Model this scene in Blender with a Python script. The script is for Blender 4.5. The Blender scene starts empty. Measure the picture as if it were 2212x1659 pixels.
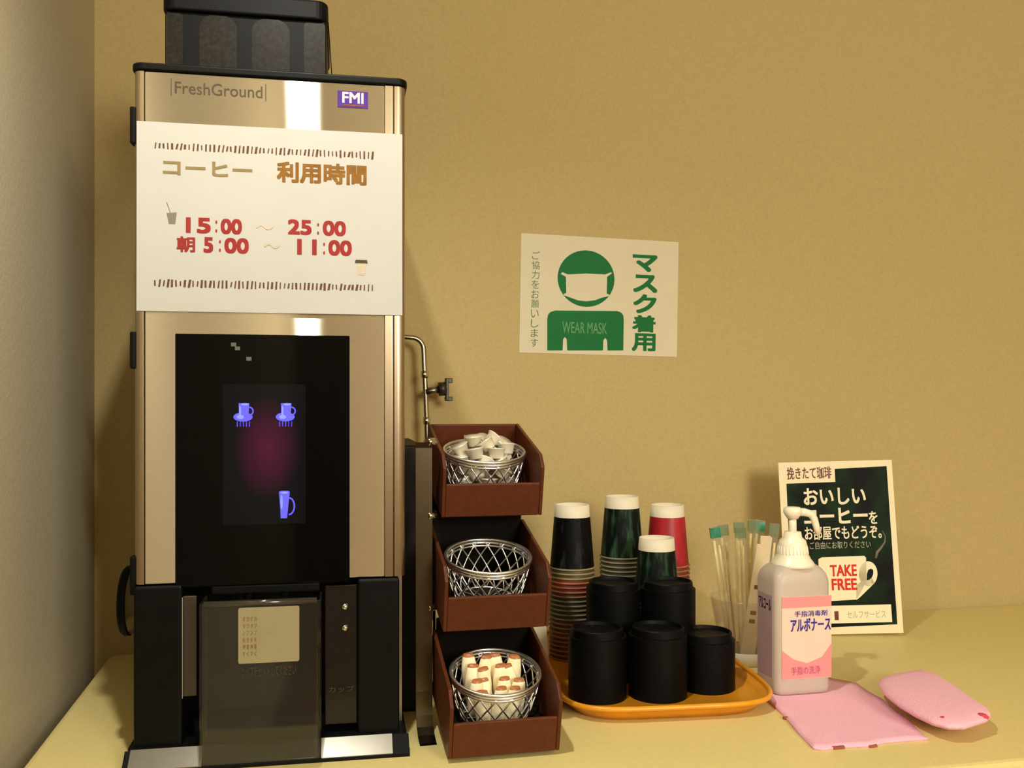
import bpy, bmesh, math, random
from mathutils import Vector, Matrix
random.seed(7)
S = bpy.context.scene
COL = S.collection
C0 = 0.85            # height of the counter top
PI = math.pi
R = math.radians

# ------------------------------------------------------------------ materials
def lin(c):
    return tuple(((v/255.0)/12.92 if v/255.0 <= 0.04045 else ((v/255.0+0.055)/1.055)**2.4) for v in c) + (1.0,)

def mat(name, col, rough=0.5, metal=0.0, var=0.08, scale=30.0, bump=0.0, spec=0.5, coat=0.0, stretch=None, col2=None, trans=0.0, sub=0.0, lo=0.42, hi=0.62):
    m = bpy.data.materials.new(name); m.use_nodes = True
    nt = m.node_tree; b = nt.nodes['Principled BSDF']
    tc = nt.nodes.new('ShaderNodeTexCoord'); mp = nt.nodes.new('ShaderNodeMapping')
    if stretch: mp.inputs['Scale'].default_value = stretch
    nz = nt.nodes.new('ShaderNodeTexNoise'); nz.inputs['Scale'].default_value = scale; nz.inputs['Detail'].default_value = 4
    nt.links.new(tc.outputs['Object'], mp.inputs['Vector']); nt.links.new(mp.outputs['Vector'], nz.inputs['Vector'])
    rp = nt.nodes.new('ShaderNodeValToRGB')
    a = lin(col)
    if col2:
        c2 = lin(col2)
        rp.color_ramp.elements[0].position = lo; rp.color_ramp.elements[1].position = hi
        rp.color_ramp.elements[0].color = a; rp.color_ramp.elements[1].color = c2
    else:
        rp.color_ramp.elements[0].position = 0.3; rp.color_ramp.elements[1].position = 0.7
        rp.color_ramp.elements[0].color = tuple(v*(1-var) for v in a[:3])+(1,)
        rp.color_ramp.elements[1].color = tuple(min(1, v*(1+var)) for v in a[:3])+(1,)
    nt.links.new(nz.outputs['Fac'], rp.inputs['Fac']); nt.links.new(rp.outputs['Color'], b.inputs['Base Color'])
    b.inputs['Roughness'].default_value = rough; b.inputs['Metallic'].default_value = metal
    b.inputs['Specular IOR Level'].default_value = spec
    b.inputs['Coat Weight'].default_value = coat; b.inputs['Coat Roughness'].default_value = 0.08
    b.inputs['Transmission Weight'].default_value = trans
    if sub: b.inputs['Subsurface Weight'].default_value = sub; b.inputs['Subsurface Radius'].default_value = (0.02, 0.015, 0.01)
    if bump:
        bn = nt.nodes.new('ShaderNodeBump'); bn.inputs['Strength'].default_value = bump; bn.inputs['Distance'].default_value = 0.002
        nt.links.new(nz.outputs['Fac'], bn.inputs['Height']); nt.links.new(bn.outputs['Normal'], b.inputs['Normal'])
    return m

def emis(name, col, strength):
    m = bpy.data.materials.new(name); m.use_nodes = True
    b = m.node_tree.nodes['Principled BSDF']
    b.inputs['Base Color'].default_value = (0.01, 0.01, 0.02, 1)
    b.inputs['Emission Color'].default_value = col; b.inputs['Emission Strength'].default_value = strength
    return m

def clear(name, tint, gloss=0.12, rough=0.03, haze=0.0, edge=0.6):
    m = bpy.data.materials.new(name); m.use_nodes = True
    nt = m.node_tree; nt.nodes.clear()
    out = nt.nodes.new('ShaderNodeOutputMaterial')
    tr = nt.nodes.new('ShaderNodeBsdfTransparent'); tr.inputs['Color'].default_value = tint
    gl = nt.nodes.new('ShaderNodeBsdfGlossy'); gl.inputs['Roughness'].default_value = rough
    fr = nt.nodes.new('ShaderNodeLayerWeight'); fr.inputs['Blend'].default_value = 0.5
    pw = nt.nodes.new('ShaderNodeMath'); pw.operation = 'POWER'; pw.inputs[1].default_value = 3.0
    ma = nt.nodes.new('ShaderNodeMath'); ma.operation = 'MULTIPLY_ADD'; ma.inputs[1].default_value = edge; ma.inputs[2].default_value = gloss; ma.use_clamp = True
    mx = nt.nodes.new('ShaderNodeMixShader')
    nt.links.new(fr.outputs['Facing'], pw.inputs[0]); nt.links.new(pw.outputs[0], ma.inputs[0]); nt.links.new(ma.outputs[0], mx.inputs['Fac'])
    last = tr.outputs['BSDF']
    if haze:
        df = nt.nodes.new('ShaderNodeBsdfDiffuse'); df.inputs['Color'].default_value = (0.75, 0.73, 0.66, 1)
        m2 = nt.nodes.new('ShaderNodeMixShader')
        nz = nt.nodes.new('ShaderNodeTexNoise'); nz.inputs['Scale'].default_value = 60
        mr = nt.nodes.new('ShaderNodeMapRange'); mr.inputs['To Min'].default_value = haze*0.6; mr.inputs['To Max'].default_value = haze*1.4
        nt.links.new(nz.outputs['Fac'], mr.inputs['Value']); nt.links.new(mr.outputs['Result'], m2.inputs['Fac'])
        nt.links.new(last, m2.inputs[1]); nt.links.new(df.outputs['BSDF'], m2.inputs[2]); last = m2.outputs['Shader']
    nt.links.new(last, mx.inputs[1]); nt.links.new(gl.outputs['BSDF'], mx.inputs[2])
    nt.links.new(mx.outputs['Shader'], out.inputs['Surface'])
    return m

def brushed(name, col, rough, aniso, rot=0.0):
    m = mat(name, col, rough, 1.0, 0.04, 40, 0.0, stretch=(1, 1, 40))
    nt = m.node_tree; b = nt.nodes['Principled BSDF']
    b.inputs['Anisotropic'].default_value = aniso; b.inputs['Anisotropic Rotation'].default_value = rot
    tg = nt.nodes.new('ShaderNodeTangent'); tg.direction_type = 'RADIAL'; tg.axis = 'Z'
    nt.links.new(tg.outputs['Tangent'], b.inputs['Tangent'])
    return m

M = {}
M['wall'] = mat('beige_wallpaper', (188, 167, 116), 0.85, var=0.05, scale=220, bump=0.25, spec=0.2)
M['wall_left'] = mat('grey_beige_wallpaper', (178, 166, 138), 0.85, var=0.05, scale=220, bump=0.25)
M['wall_front'] = mat('brown_wallpaper', (128, 112, 86), 0.85, var=0.05, scale=220)
M['ceiling'] = mat('ceiling_paint', (205, 195, 170), 0.9, var=0.03, scale=60)
M['floor'] = mat('floor_carpet', (110, 85, 60), 0.95, var=0.15, scale=90, bump=0.3)
M['counter'] = mat('pale_yellow_laminate', (222, 205, 138), 0.42, var=0.04, scale=160, spec=0.3)
M['cabinet'] = mat('cabinet_laminate', (170, 140, 85), 0.5, var=0.04, scale=80)
def brushed_sheet(name, col, alpha_along, alpha_across):
    m = brushed(name, col, 0.3, 0.5); nt = m.node_tree
    old = nt.nodes['Principled BSDF']; g = nt.nodes.new('ShaderNodeBsdfAnisotropic'); g.distribution = 'BECKMANN'
    a = math.sqrt(alpha_along*alpha_across)
    g.inputs['Roughness'].default_value = math.sqrt(a); g.inputs['Anisotropy'].default_value = 1-math.sqrt(alpha_across/alpha_along)
    g.inputs['Rotation'].default_value = 0.0
    nt.links.new(old.inputs['Base Color'].links[0].from_socket, g.inputs['Color'])
    nt.links.new(old.inputs['Tangent'].links[0].from_socket, g.inputs['Tangent'])
    nt.links.new(g.outputs['BSDF'], nt.nodes['Material Output'].inputs['Surface']); nt.nodes.remove(old)
    return m
M['steel'] = brushed_sheet('brushed_steel', (226, 221, 210), 0.30, 0.0085)
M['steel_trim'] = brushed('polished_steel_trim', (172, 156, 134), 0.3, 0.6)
M['chrome'] = mat('chrome', (215, 210, 200), 0.14, 1.0, 0.05, 60)
M['wire'] = mat('bright_wire', (236, 234, 230), 0.34, 1.0, 0.05, 60)
M['strap'] = mat('strap_steel', (92, 82, 66), 0.24, 1.0, 0.06, 60)
M['plate'] = mat('drip_plate_steel', (128, 124, 116), 0.26, 1.0, 0.05, 60)
M['clearedge'] = mat('thick_acrylic_edge', (40, 37, 32), 0.12, var=0.1, spec=0.9)
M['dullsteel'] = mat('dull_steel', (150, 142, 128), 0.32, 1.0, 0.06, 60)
M['black'] = mat('black_plastic', (8, 8, 8), 0.45, var=0.2, scale=50, spec=0.12)
M['blackmatte'] = mat('matte_black', (7, 7, 7), 0.6, var=0.2, scale=50, spec=0.15)
M['gloss'] = mat('black_gloss_panel', (5, 5, 5), 0.06, var=0.1, scale=50, spec=0.1)
M['casing'] = mat('dark_casing', (70, 62, 54), 0.4, 0.6, var=0.06, scale=50)
M['gapshade'] = mat('dark_brown_gap_shade', (30, 23, 17), 0.5, var=0.2, scale=30, spec=0.2)
M['beans'] = mat('smoked_window_over_beans', (24, 20, 16), 0.35, var=0.5, scale=170, col2=(38, 33, 28), spec=0.15)
M['paper'] = mat('laminated_paper', (177, 175, 170), 0.4, var=0.015, scale=25, bump=0.06, coat=0.08, spec=0.3)
M['poster'] = mat('poster_paper', (214, 204, 176), 0.5, var=0.02, scale=25, spec=0.12)
M['cardwhite'] = mat('card_white', (240, 226, 190), 0.45, var=0.02, scale=40, spec=0.12)
M['carddark'] = mat('card_dark_print', (12, 12, 13), 0.55, scale=16, col2=(20, 44, 20), spec=0.1)
M['mugwhite'] = mat('printed_mug_white', (242, 232, 200), 0.5, var=0.02, spec=0.12)
M['inkred'] = mat('red_ink', (142, 44, 42), 0.5, var=0.1, scale=90, spec=0.12)
M['inkredlight'] = mat('bright_red_ink', (214, 50, 34), 0.5, var=0.1, scale=90, spec=0.12)
M['inkbrown'] = mat('brown_ink', (126, 86, 32), 0.5, var=0.15, scale=90, spec=0.12)
M['inkolive'] = mat('olive_ink', (128, 112, 72), 0.5, var=0.1, scale=90, spec=0.12)
M['inkbean'] = mat('bean_ink', (92, 64, 44), 0.5, var=0.3, scale=300, spec=0.12)
M['inkgrey'] = mat('grey_ink', (120, 112, 100), 0.5, var=0.1, spec=0.12)
M['inkpale'] = mat('pale_grey_ink', (184, 174, 152), 0.5, var=0.1, spec=0.12)
M['inkdark'] = mat('dark_ink', (74, 66, 52), 0.5, var=0.1, spec=0.12)
M['inkfaint'] = mat('faint_ink', (70, 62, 54), 0.5, var=0.1, spec=0.12)
M['green'] = mat('green_ink', (18, 106, 50), 0.5, var=0.05, spec=0.12)
M['greenpale'] = mat('pale_green_ink', (96, 150, 104), 0.5, var=0.05, spec=0.12)
M['greendull'] = mat('dull_green_ink', (104, 132, 92), 0.5, var=0.2, scale=200, spec=0.12)
M['inkwhite'] = mat('white_ink', (236, 226, 196), 0.5, var=0.03, spec=0.12)
M['inkmaroon'] = mat('maroon_ink', (112, 62, 50), 0.5, var=0.1, spec=0.12)
M['purple'] = mat('purple_badge', (74, 44, 128), 0.4, var=0.1, spec=0.12)
M['brown'] = mat('brown_leatherette', (84, 40, 19), 0.42, var=0.12, scale=120, bump=0.15, spec=0.25)
M['brownin'] = mat('shaded_bin_lining', (17, 11, 8), 0.6, var=0.15, scale=120, spec=0.15)
M['tray'] = mat('amber_tray', (226, 150, 30), 0.32, var=0.08, scale=40, spec=0.5)
M['lid'] = mat('black_lid_plastic', (6, 6, 7), 0.5, var=0.2, scale=50, spec=0.12)
M['cupwhite'] = mat('cup_white_paper', (226, 216, 192), 0.55, var=0.02)
M['cupblack'] = mat('cup_black_print', (7, 7, 7), 0.5, scale=110, col2=(44, 46, 44), stretch=(1, 1, 0.2), spec=0.12, lo=0.54, hi=0.74)
M['cupgreen'] = mat('cup_green_print', (10, 18, 15), 0.5, scale=110, col2=(54, 84, 60), stretch=(1, 1, 0.2), spec=0.12, lo=0.46, hi=0.7)
M['cupred'] = mat('cup_red_print', (150, 22, 36), 0.4, scale=40, col2=(178, 34, 48), stretch=(1, 1, 0.25))
M['cupbrown'] = mat('cup_brown_print', (84, 50, 34), 0.4, scale=55, col2=(110, 70, 48), stretch=(1, 1, 0.25))
M['cuprose'] = mat('cup_rose_print', (126, 58, 42), 0.45, var=0.1, scale=60)
M['cupsage'] = mat('cup_sage_print', (62, 60, 46), 0.45, var=0.1, scale=60)
M['cupolive'] = mat('cup_olive_print', (84, 76, 48), 0.45, var=0.1, scale=60)
M['rimolive'] = mat('cup_rim_olive', (150, 132, 90), 0.5, var=0.06)
M['rimred'] = mat('cup_rim_rose', (176, 112, 86), 0.5, var=0.06)
M['rimgreen'] = mat('cup_rim_sage', (138, 132, 104), 0.5, var=0.06)
M['rimbrown'] = mat('cup_rim_tan', (150, 112, 80), 0.5, var=0.06)
M['bottle'] = mat('translucent_bottle', (226, 212, 200), 0.4, var=0.02, trans=0.35, spec=0.3)
M['pump'] = mat('white_pump_plastic', (244, 236, 212), 0.3, var=0.02)
M['labelpink'] = mat('pink_label', (238, 150, 150), 0.4, var=0.04, spec=0.12)
M['labelcream'] = mat('cream_label', (236, 208, 188), 0.4, var=0.03, spec=0.12)
M['labelmauve'] = mat('mauve_side_label', (176, 150, 158), 0.4, var=0.06, spec=0.12)
M['blueink'] = mat('blue_ink', (58, 50, 150), 0.4, var=0.1, spec=0.12)
M['mauveink'] = mat('mauve_ink', (196, 100, 150), 0.4, var=0.1, spec=0.12)
M['pink'] = mat('pink_towel', (244, 186, 208), 0.95, var=0.06, scale=400, bump=0.5)
M['pinkred'] = mat('red_stitching', (206, 70, 92), 0.9, var=0.2, scale=300)
M['stitch'] = mat('brown_stitching', (160, 84, 66), 0.9, var=0.2, scale=300)
M['stick'] = mat('pale_wood_stick', (244, 226, 158), 0.5, var=0.08, scale=60)
M['greenband'] = mat('green_printed_end', (44, 128, 98), 0.3, var=0.2, scale=120)
M['sachet'] = mat('white_paper_sachet', (226, 206, 166), 0.5, var=0.05, scale=80)
M['cream'] = mat('white_creamer', (232, 224, 204), 0.35, var=0.04, scale=80)
M['foil'] = mat('creamer_foil', (220, 212, 190), 0.3, 0.4, var=0.05)
M['film'] = clear('clear_film', (0.995, 0.995, 0.985, 1), 0.12, 0.18, 0.08, 0.12)
M['filmgreen'] = clear('pale_green_film', (0.62, 0.80, 0.64, 1), 0.05, 0.15, 0.10, 0.12)
M['acrylic'] = clear('clear_acrylic', (0.95, 0.94, 0.90, 1), 0.035, 0.05, 0.008, 0.5)
M['holder'] = clear('frosted_clear_plastic', (0.985, 0.975, 0.96, 1), 0.04, 0.2, 0.08, 0.2)
M['smoked'] = mat('smoked_panel', (24, 20, 17), 0.2, var=0.2, scale=60, spec=0.35)
M['sticker'] = mat('cream_sticker', (142, 132, 98), 0.5, var=0.04, scale=70)
M['iconblue'] = emis('lit_blue_icon', (0.09, 0.08, 1.0, 1), 1.5)
M['iconlight'] = emis('lit_pale_blue_icon', (0.17, 0.20, 1.0, 1), 1.8)
M['grey'] = mat('grey_mark', (84, 82, 76), 0.5)
M['pipe'] = mat('steel_pipe', (170, 160, 140), 0.25, 1.0, 0.05, 60)

def screen_mat():
    m = bpy.data.materials.new('dim_screen'); m.use_nodes = True
    nt = m.node_tree; b = nt.nodes['Principled BSDF']
    b.inputs['Base Color'].default_value = (0.004, 0.004, 0.006, 1); b.inputs['Roughness'].default_value = 0.08
    b.inputs['Specular IOR Level'].default_value = 0.1
    tc = nt.nodes.new('ShaderNodeTexCoord'); mp = nt.nodes.new('ShaderNodeMapping')
    mp.inputs['Location'].default_value = (0.0, 0.0, 0.0)
    gr = nt.nodes.new('ShaderNodeTexGradient'); gr.gradient_type = 'SPHERICAL'
    mp.inputs['Scale'].default_value = (27, 0, 17)
    mp.inputs['Location'].default_value = (0.0058*27, 0, -0.349*17)
    nt.links.new(tc.outputs['Object'], mp.inputs['Vector']); nt.links.new(mp.outputs['Vector'], gr.inputs['Vector'])
    rp = nt.nodes.new('ShaderNodeValToRGB')
    rp.color_ramp.elements[0].position = 0.0; rp.color_ramp.elements[0].color = (0.0010, 0.0009, 0.0014, 1)
    rp.color_ramp.elements[1].position = 1.0; rp.color_ramp.elements[1].color = (0.085, 0.004, 0.026, 1)
    nt.links.new(gr.outputs['Fac'], rp.inputs['Fac']); nt.links.new(rp.outputs['Color'], b.inputs['Emission Color'])
    b.inputs['Emission Strength'].default_value = 1.0
    return m
M['screen'] = screen_mat()

# ------------------------------------------------------------------ mesh helpers
def NB(): return bmesh.new()

def box(bm, x0, x1, y0, y1, z0, z1, mi=0, bev=0.0, seg=2):
    r = bmesh.ops.create_cube(bm, size=1.0)
    vs = r['verts']
    bmesh.ops.scale(bm, vec=(x1-x0, y1-y0, z1-z0), verts=vs)
    bmesh.ops.translate(bm, vec=((x0+x1)/2, (y0+y1)/2, (z0+z1)/2), verts=vs)
    fs = set(f for v in vs for f in v.link_faces)
    for f in fs: f.material_index = mi
    if bev:
        es = list(set(e for v in vs for e in v.link_edges))
        bmesh.ops.bevel(bm, geom=es, offset=bev, segments=seg, affect='EDGES', profile=0.5)

def lathe(bm, prof, n=32, cx=0, cy=0, mis=None, cap=False):
    rings = []
    for r, z in prof:
        rings.append([bm.verts.new((cx+r*math.cos(2*PI*i/n), cy+r*math.sin(2*PI*i/n), z)) for i in range(n)])
    for k in range(len(rings)-1):
        for i in range(n):
            f = bm.faces.new((rings[k][i], rings[k][(i+1) % n], rings[k+1][(i+1) % n], rings[k+1][i]))
            f.smooth = True
            if mis: f.material_index = mis[k]
    if cap:
        f = bm.faces.new(list(reversed(rings[0])));  f.material_index = mis[0] if mis else 0
        f = bm.faces.new(rings[-1]); f.material_index = mis[-1] if mis else 0
    return rings

def tube(bm, pts, r, n=8, closed=False, mi=0):
    pts = [Vector(p) for p in pts]; N = len(pts); rings = []
    up = Vector((0, 0, 1)); prev = None
    for i, p in enumerate(pts):
        if closed: t = pts[(i+1) % N] - pts[i-1]
        else: t = pts[min(i+1, N-1)] - pts[max(i-1, 0)]
        t.normalize()
        a = (prev - t*prev.dot(t)) if prev is not None else (up.cross(t) if abs(t.dot(up)) < 0.95 else Vector((1, 0, 0)).cross(t))
        a.normalize(); prev = a; b = t.cross(a)
        rr = r[i] if isinstance(r, (list, tuple)) else r
        rings.append([bm.verts.new(p + (a*math.cos(2*PI*k/n) + b*math.sin(2*PI*k/n))*rr) for k in range(n)])
    for i in range(N if closed else N-1):
        A, B = rings[i], rings[(i+1) % N]
        for k in range(n):
            f = bm.faces.new((A[k], A[(k+1) % n], B[(k+1) % n], B[k])); f.smooth = True; f.material_index = mi
    if not closed:
        bm.faces.new(list(reversed(rings[0]))).material_index = mi; bm.faces.new(rings[-1]).material_index = mi

def prism(bm, poly, d0, d1, axis='y', mi=0):
    # poly in the plane across the axis: 'y' -> (x,z); 'z' -> (x,y); 'x' -> (y,z)
    def P(p, d):
        if axis == 'y': return (p[0], d, p[1])
        if axis == 'z': return (p[0], p[1], d)
        return (d, p[0], p[1])
    A = [bm.verts.new(P(p, d0)) for p in poly]; B = [bm.verts.new(P(p, d1)) for p in poly]
    n = len(poly)
    fs = [bm.faces.new(A), bm.faces.new(list(reversed(B)))]
    for i in range(n): fs.append(bm.faces.new((A[i], B[i], B[(i+1) % n], A[(i+1) % n])))
    for f in fs: f.material_index = mi

def rrect(x0, x1, y0, y1, r, n=6):
    out = []
    for cx, cy, a0 in ((x1-r, y1-r, 0), (x0+r, y1-r, 90), (x0+r, y0+r, 180), (x1-r, y0+r, 270)):
        for k in range(n+1):
            a = R(a0+90*k/n); out.append((cx+r*math.cos(a), cy+r*math.sin(a)))
    return out

def ellipse(cx, cy, rx, ry, n=28, a0=0, a1=360):
    full = abs(a1-a0) >= 360
    return [(cx+rx*math.cos(R(a0+(a1-a0)*k/(n if full else n-1))), cy+ry*math.sin(R(a0+(a1-a0)*k/(n if full else n-1)))) for k in range(n)]

def obj(name, bm, mats, parent=None, loc=(0, 0, 0), rot=(0, 0, 0), bevel=0.0, smooth=False):
    bmesh.ops.recalc_face_normals(bm, faces=bm.faces)
    me = bpy.data.meshes.new(name); bm.to_mesh(me); bm.free()
    if not isinstance(mats, (list, tuple)): mats = [mats]
    for m in mats: me.materials.append(M[m] if isinstance(m, str) else m)
    if smooth:
        for p in me.polygons: p.use_smooth = True
    o = bpy.data.objects.new(name, me); COL.objects.link(o)
    o.location = loc; o.rotation_euler = rot
    if parent: o.parent = parent
    if bevel:
        b = o.modifiers.new('edge_rounding', 'BEVEL'); b.width = bevel; b.segments = 3; b.limit_method = 'ANGLE'; b.angle_limit = R(40)
    return o

def thing(name, label, cat, loc=(0, 0, 0), rot=(0, 0, 0), group=None):
    o = bpy.data.objects.new(name, None); COL.objects.link(o); o.empty_display_size = 0.05
    o.location = loc; o.rotation_euler = rot
    return tag(o, label, cat, group)

def tag(o, label, cat, group=None):
    o['label'] = label; o['category'] = cat
    if group: o['group'] = group
    return o

def struct(name, bm, m):
    o = obj(name, bm, m); o['kind'] = 'structure'; return o

def dup(root, loc, label, group=None):
    r = root.copy(); COL.objects.link(r); r.location = loc; r['label'] = label
    if group: r['group'] = group
    for ch in list(root.children):
        c = ch.copy(); COL.objects.link(c); c.parent = r
        for g in ch.children:
            d = g.copy(); COL.objects.link(d); d.parent = c
    return r

def text_mesh(s, bold=0.0):
    cu = bpy.data.curves.new('lettering', 'FONT'); cu.body = s; cu.size = 1.0; cu.offset = bold; cu.resolution_u = 4
    o = bpy.data.objects.new('lettering', cu); COL.objects.link(o)
    bpy.context.view_layer.update()
    dg = bpy.context.evaluated_depsgraph_get()
    me = bpy.data.meshes.new_from_object(o.evaluated_get(dg))
    vs = [v.co.copy() for v in me.vertices]; fs = [tuple(p.vertices) for p in me.polygons]
    bpy.data.objects.remove(o); bpy.data.curves.remove(cu); bpy.data.meshes.remove(me)
    return vs, fs

def put_text(bm, s, x0, x1, z0, z1, y, bold=0.0, mi=0, thick=0.00025, keep=False):
    """lettering fitted to a rectangle of a plane that faces -y"""
    vs, fs = text_mesh(s, 0.0)
    if not vs: return
    ax, bx = min(v.x for v in vs), max(v.x for v in vs); az, bz = min(v.y for v in vs), max(v.y for v in vs)
    w = max(bx-ax, 1e-6); h = max(bz-az, 1e-6)
    sx = (x1-x0)/w; sz = (z1-z0)/h
    if keep: sx = sz = min(sx, sz)
    mx, mz = (x0+x1)/2, (z0+z1)/2
    d = bold*min(sx, sz)
    for kk, (ox, oz) in enumerate(((0, 0),) if d == 0 else ((-d, -d), (d, -d), (-d, d), (d, d), (0, d), (0, -d), (d, 0), (-d, 0))):
        vv = [bm.verts.new((mx+(v.x-(ax+bx)/2)*max(sx-2*d/w, sx*0.5)+ox, y-thick-kk*0.000012, mz+(v.y-(az+bz)/2)*max(sz-2*d/h, sz*0.5)+oz)) for v in vs]
        for f in fs:
            try: bm.faces.new([vv[i] for i in f]).material_index = mi
            except ValueError: pass

def text(name, s, b, y, m, parent, bold=0.0, keep=False):
    bm = NB(); put_text(bm, s, b[0], b[1], b[2], b[3], y, bold, keep=keep)
    return obj(name, bm, m, parent)

# ------------------------------------------------------------------ room
WY = 1.579; LX = -0.329
bm = NB(); box(bm, LX-0.1, 3.4, WY, WY+0.1, 0, 2.4); struct('wall_back', bm, 'wall')
bm = NB(); box(bm, LX-0.1, LX, -2.6, WY, 0, 2.4); struct('wall_left', bm, 'wall_left')
bm = NB(); box(bm, 3.3, 3.4, -2.6, WY, 0, 2.4); struct('wall_right', bm, 'wall')
bm = NB(); box(bm, LX-0.1, 3.4, -2.7, -2.6, 0, 2.4); struct('wall_front', bm, 'wall_front')
bm = NB(); box(bm, LX-0.1, 3.4, -2.7, WY+0.1, -0.1, 0); struct('floor', bm, 'floor')
bm = NB(); box(bm, LX-0.1, 3.4, -2.7, WY+0.1, 2.4, 2.5); struct('ceiling', bm, 'ceiling')

# counter
ct = thing('counter', 'long pale yellow counter along the beige back wall', 'counter', (0, 0, 0))
bm = NB(); box(bm, -0.307, 2.6, 0.885, WY-0.001, C0-0.032, C0)
obj('countertop', bm, 'counter', ct, bevel=0.009)
bm = NB(); box(bm, -0.295, 2.58, 0.93, WY-0.002, 0.08, C0-0.032); obj('cabinet_front', bm, 'cabinet', ct)
bm = NB(); box(bm, -0.29, 2.57, 0.98, WY-0.003, 0.0, 0.08); obj('plinth', bm, 'blackmatte', ct)

# ------------------------------------------------------------------ coffee machine
MR = R(-2.1)
cm = thing('coffee_machine', 'tall steel coffee machine with black display and bean hopper in the corner', 'coffee machine', (-0.0375, 1.084, C0), (0, 0, MR))
# casing behind the front
bm = NB(); box(bm, -0.143, 0.143, 0.012, 0.40, 0.197, 0.768); obj('casing', bm, 'casing', cm, bevel=0.004)
# front panel, one flat steel face
bm = NB(); box(bm, -0.1378, 0.1257, 0.0, 0.014, 0.1985, 0.7675); obj('front_panel', bm, 'steel', cm, bevel=0.0012)
def side_trim(x0, x1, r, sgn):
    bm = NB()
    poly = []
    if sgn < 0:
        poly = [(x1, 0.03), (x1, 0.0)]+[(x0+r-r*math.sin(R(90*k/6)), r-r*math.cos(R(90*k/6))) for k in range(7)]+[(x0, 0.03)]
    else:
        poly = [(x0, 0.03), (x0, 0.0)]+[(x1-r+r*math.sin(R(90*k/6)), r-r*math.cos(R(90*k/6))) for k in range(7)]+[(x1, 0.03)]
    prism(bm, poly, 0.1985, 0.7675, 'z')
    return obj('side_trim', bm, 'steel_trim', cm)
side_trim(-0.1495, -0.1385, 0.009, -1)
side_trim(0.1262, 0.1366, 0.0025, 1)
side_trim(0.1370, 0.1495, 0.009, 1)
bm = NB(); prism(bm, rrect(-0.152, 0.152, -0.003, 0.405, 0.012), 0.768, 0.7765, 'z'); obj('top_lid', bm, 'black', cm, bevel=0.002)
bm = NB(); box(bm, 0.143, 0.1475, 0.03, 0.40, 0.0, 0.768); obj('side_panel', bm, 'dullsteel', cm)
bm = NB(); box(bm, 0.1476, 0.182, 0.12, 0.36, 0.0, 0.345)  # dark box added where the gap beside the machine lies in shade
sh_ = obj('side_gap_shade', bm, 'gapshade', cm, bevel=0.004); sh_['label'] = 'dark box added for the shaded gap at the right rear of the machine'
# hinges on the left edge
for z0, z1 in ((0.688, 0.729), (0.438, 0.479), (0.186, 0.229)):
    bm = NB(); box(bm, -0.1545, -0.1485, 0.004, 0.02, z0, z1); obj('hinge', bm, 'black', cm, bevel=0.0015)
# lettering on the front
bm = NB()
put_text(bm, 'FreshGround', -0.106, -0.0115, 0.7445, 0.758, -0.0002, 0.004)
for x in (-0.1098, -0.0078): box(bm, x-0.0005, x+0.0005, -0.0005, 0.0, 0.7415, 0.7605)

obj('model_lettering', bm, 'inkdark', cm)
bm = NB(); box(bm, 0.072, 0.1067, -0.001, 0.0005, 0.7395, 0.7585); bd = obj('maker_badge', bm, 'purple', cm)
text('badge_lettering', 'FMI', (0.0775, 0.1015, 0.7445, 0.757), -0.001, 'inkwhite', bd, 0.02)
bm = NB(); box(bm, 0.0765, 0.1025, -0.0013, -0.0008, 0.741, 0.743); obj('badge_underline', bm, 'inkmaroon', bd)
# display
bm = NB(); box(bm, -0.1055, 0.0858, -0.0015, 0.004, 0.194, 0.477); dp = obj('display_panel', bm, 'gloss', cm, bevel=0.001)
bm = NB(); box(bm, -0.0543, 0.0362, -0.0018, -0.0014, 0.2626, 0.4208); obj('screen', bm, 'screen', dp)
for x, z in ((-0.0427, 0.4655), (-0.0385, 0.4612), (-0.0261, 0.4495)):
    bm = NB(); box(bm, x-0.0028, x+0.0028, -0.0019, -0.0014, z-0.0021, z+0.0021); obj('square_mark', bm, 'grey', dp)
def cup_icon(cx, cz):
    bm = NB(); y0, y1 = -0.0022, -0.0014
    prism(bm, [(cx-0.0058, cz+0.012), (cx+0.0058, cz+0.012), (cx+0.005, cz-0.002), (cx-0.005, cz-0.002)], y0, y1, mi=0)
    prism(bm, ellipse(cx-0.001, cz-0.0035, 0.0105, 0.0052, 20), y0+0.0003, y1, mi=0)
    prism(bm, ellipse(cx-0.0042, cz+0.002, 0.0011, 0.0075, 14), y0-0.0002, y0, mi=1)
    prism(bm, ellipse(cx-0.004, cz-0.0036, 0.004, 0.0024, 14), y0-0.0002, y0, mi=1)
    prism(bm, ellipse(cx+0.001, cz+0.0108, 0.0042, 0.0013, 14), y0-0.0002, y0, mi=1)
    tube(bm, [(cx+0.0055+0.0045*math.sin(R(a)), -0.0018, cz+0.003+0.0045*math.cos(R(a))) for a in range(0, 181, 20)], 0.0009, 6)
    for k in range(5):
        x = cx-0.0072+k*0.0033
        box(bm, x-0.0005, x+0.0005, y0+0.0004, y1, cz-0.0145, cz-0.0085)
    return obj('cup_icon', bm, ['iconblue', 'iconlight'], dp)
cup_icon(-0.0315, 0.3875); cup_icon(0.0148, 0.3875)
bm = NB(); cx, cz = 0.0128, 0.2835
prism(bm, [(cx-0.006, cz+0.0155), (cx-0.004, cz+0.0165), (cx+0.004, cz+0.0165), (cx+0.006, cz+0.0155), (cx+0.004, cz-0.004), (cx+0.003, cz-0.0145), (cx-0.004, cz-0.0145), (cx-0.0045, cz-0.004)], -0.0022, -0.0014)
prism(bm, ellipse(cx-0.003, cz+0.004, 0.0012, 0.0085, 14), -0.0024, -0.0022, mi=1)
prism(bm, ellipse(cx, cz+0.0145, 0.0042, 0.0012, 14), -0.0024, -0.0022, mi=1)
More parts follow.
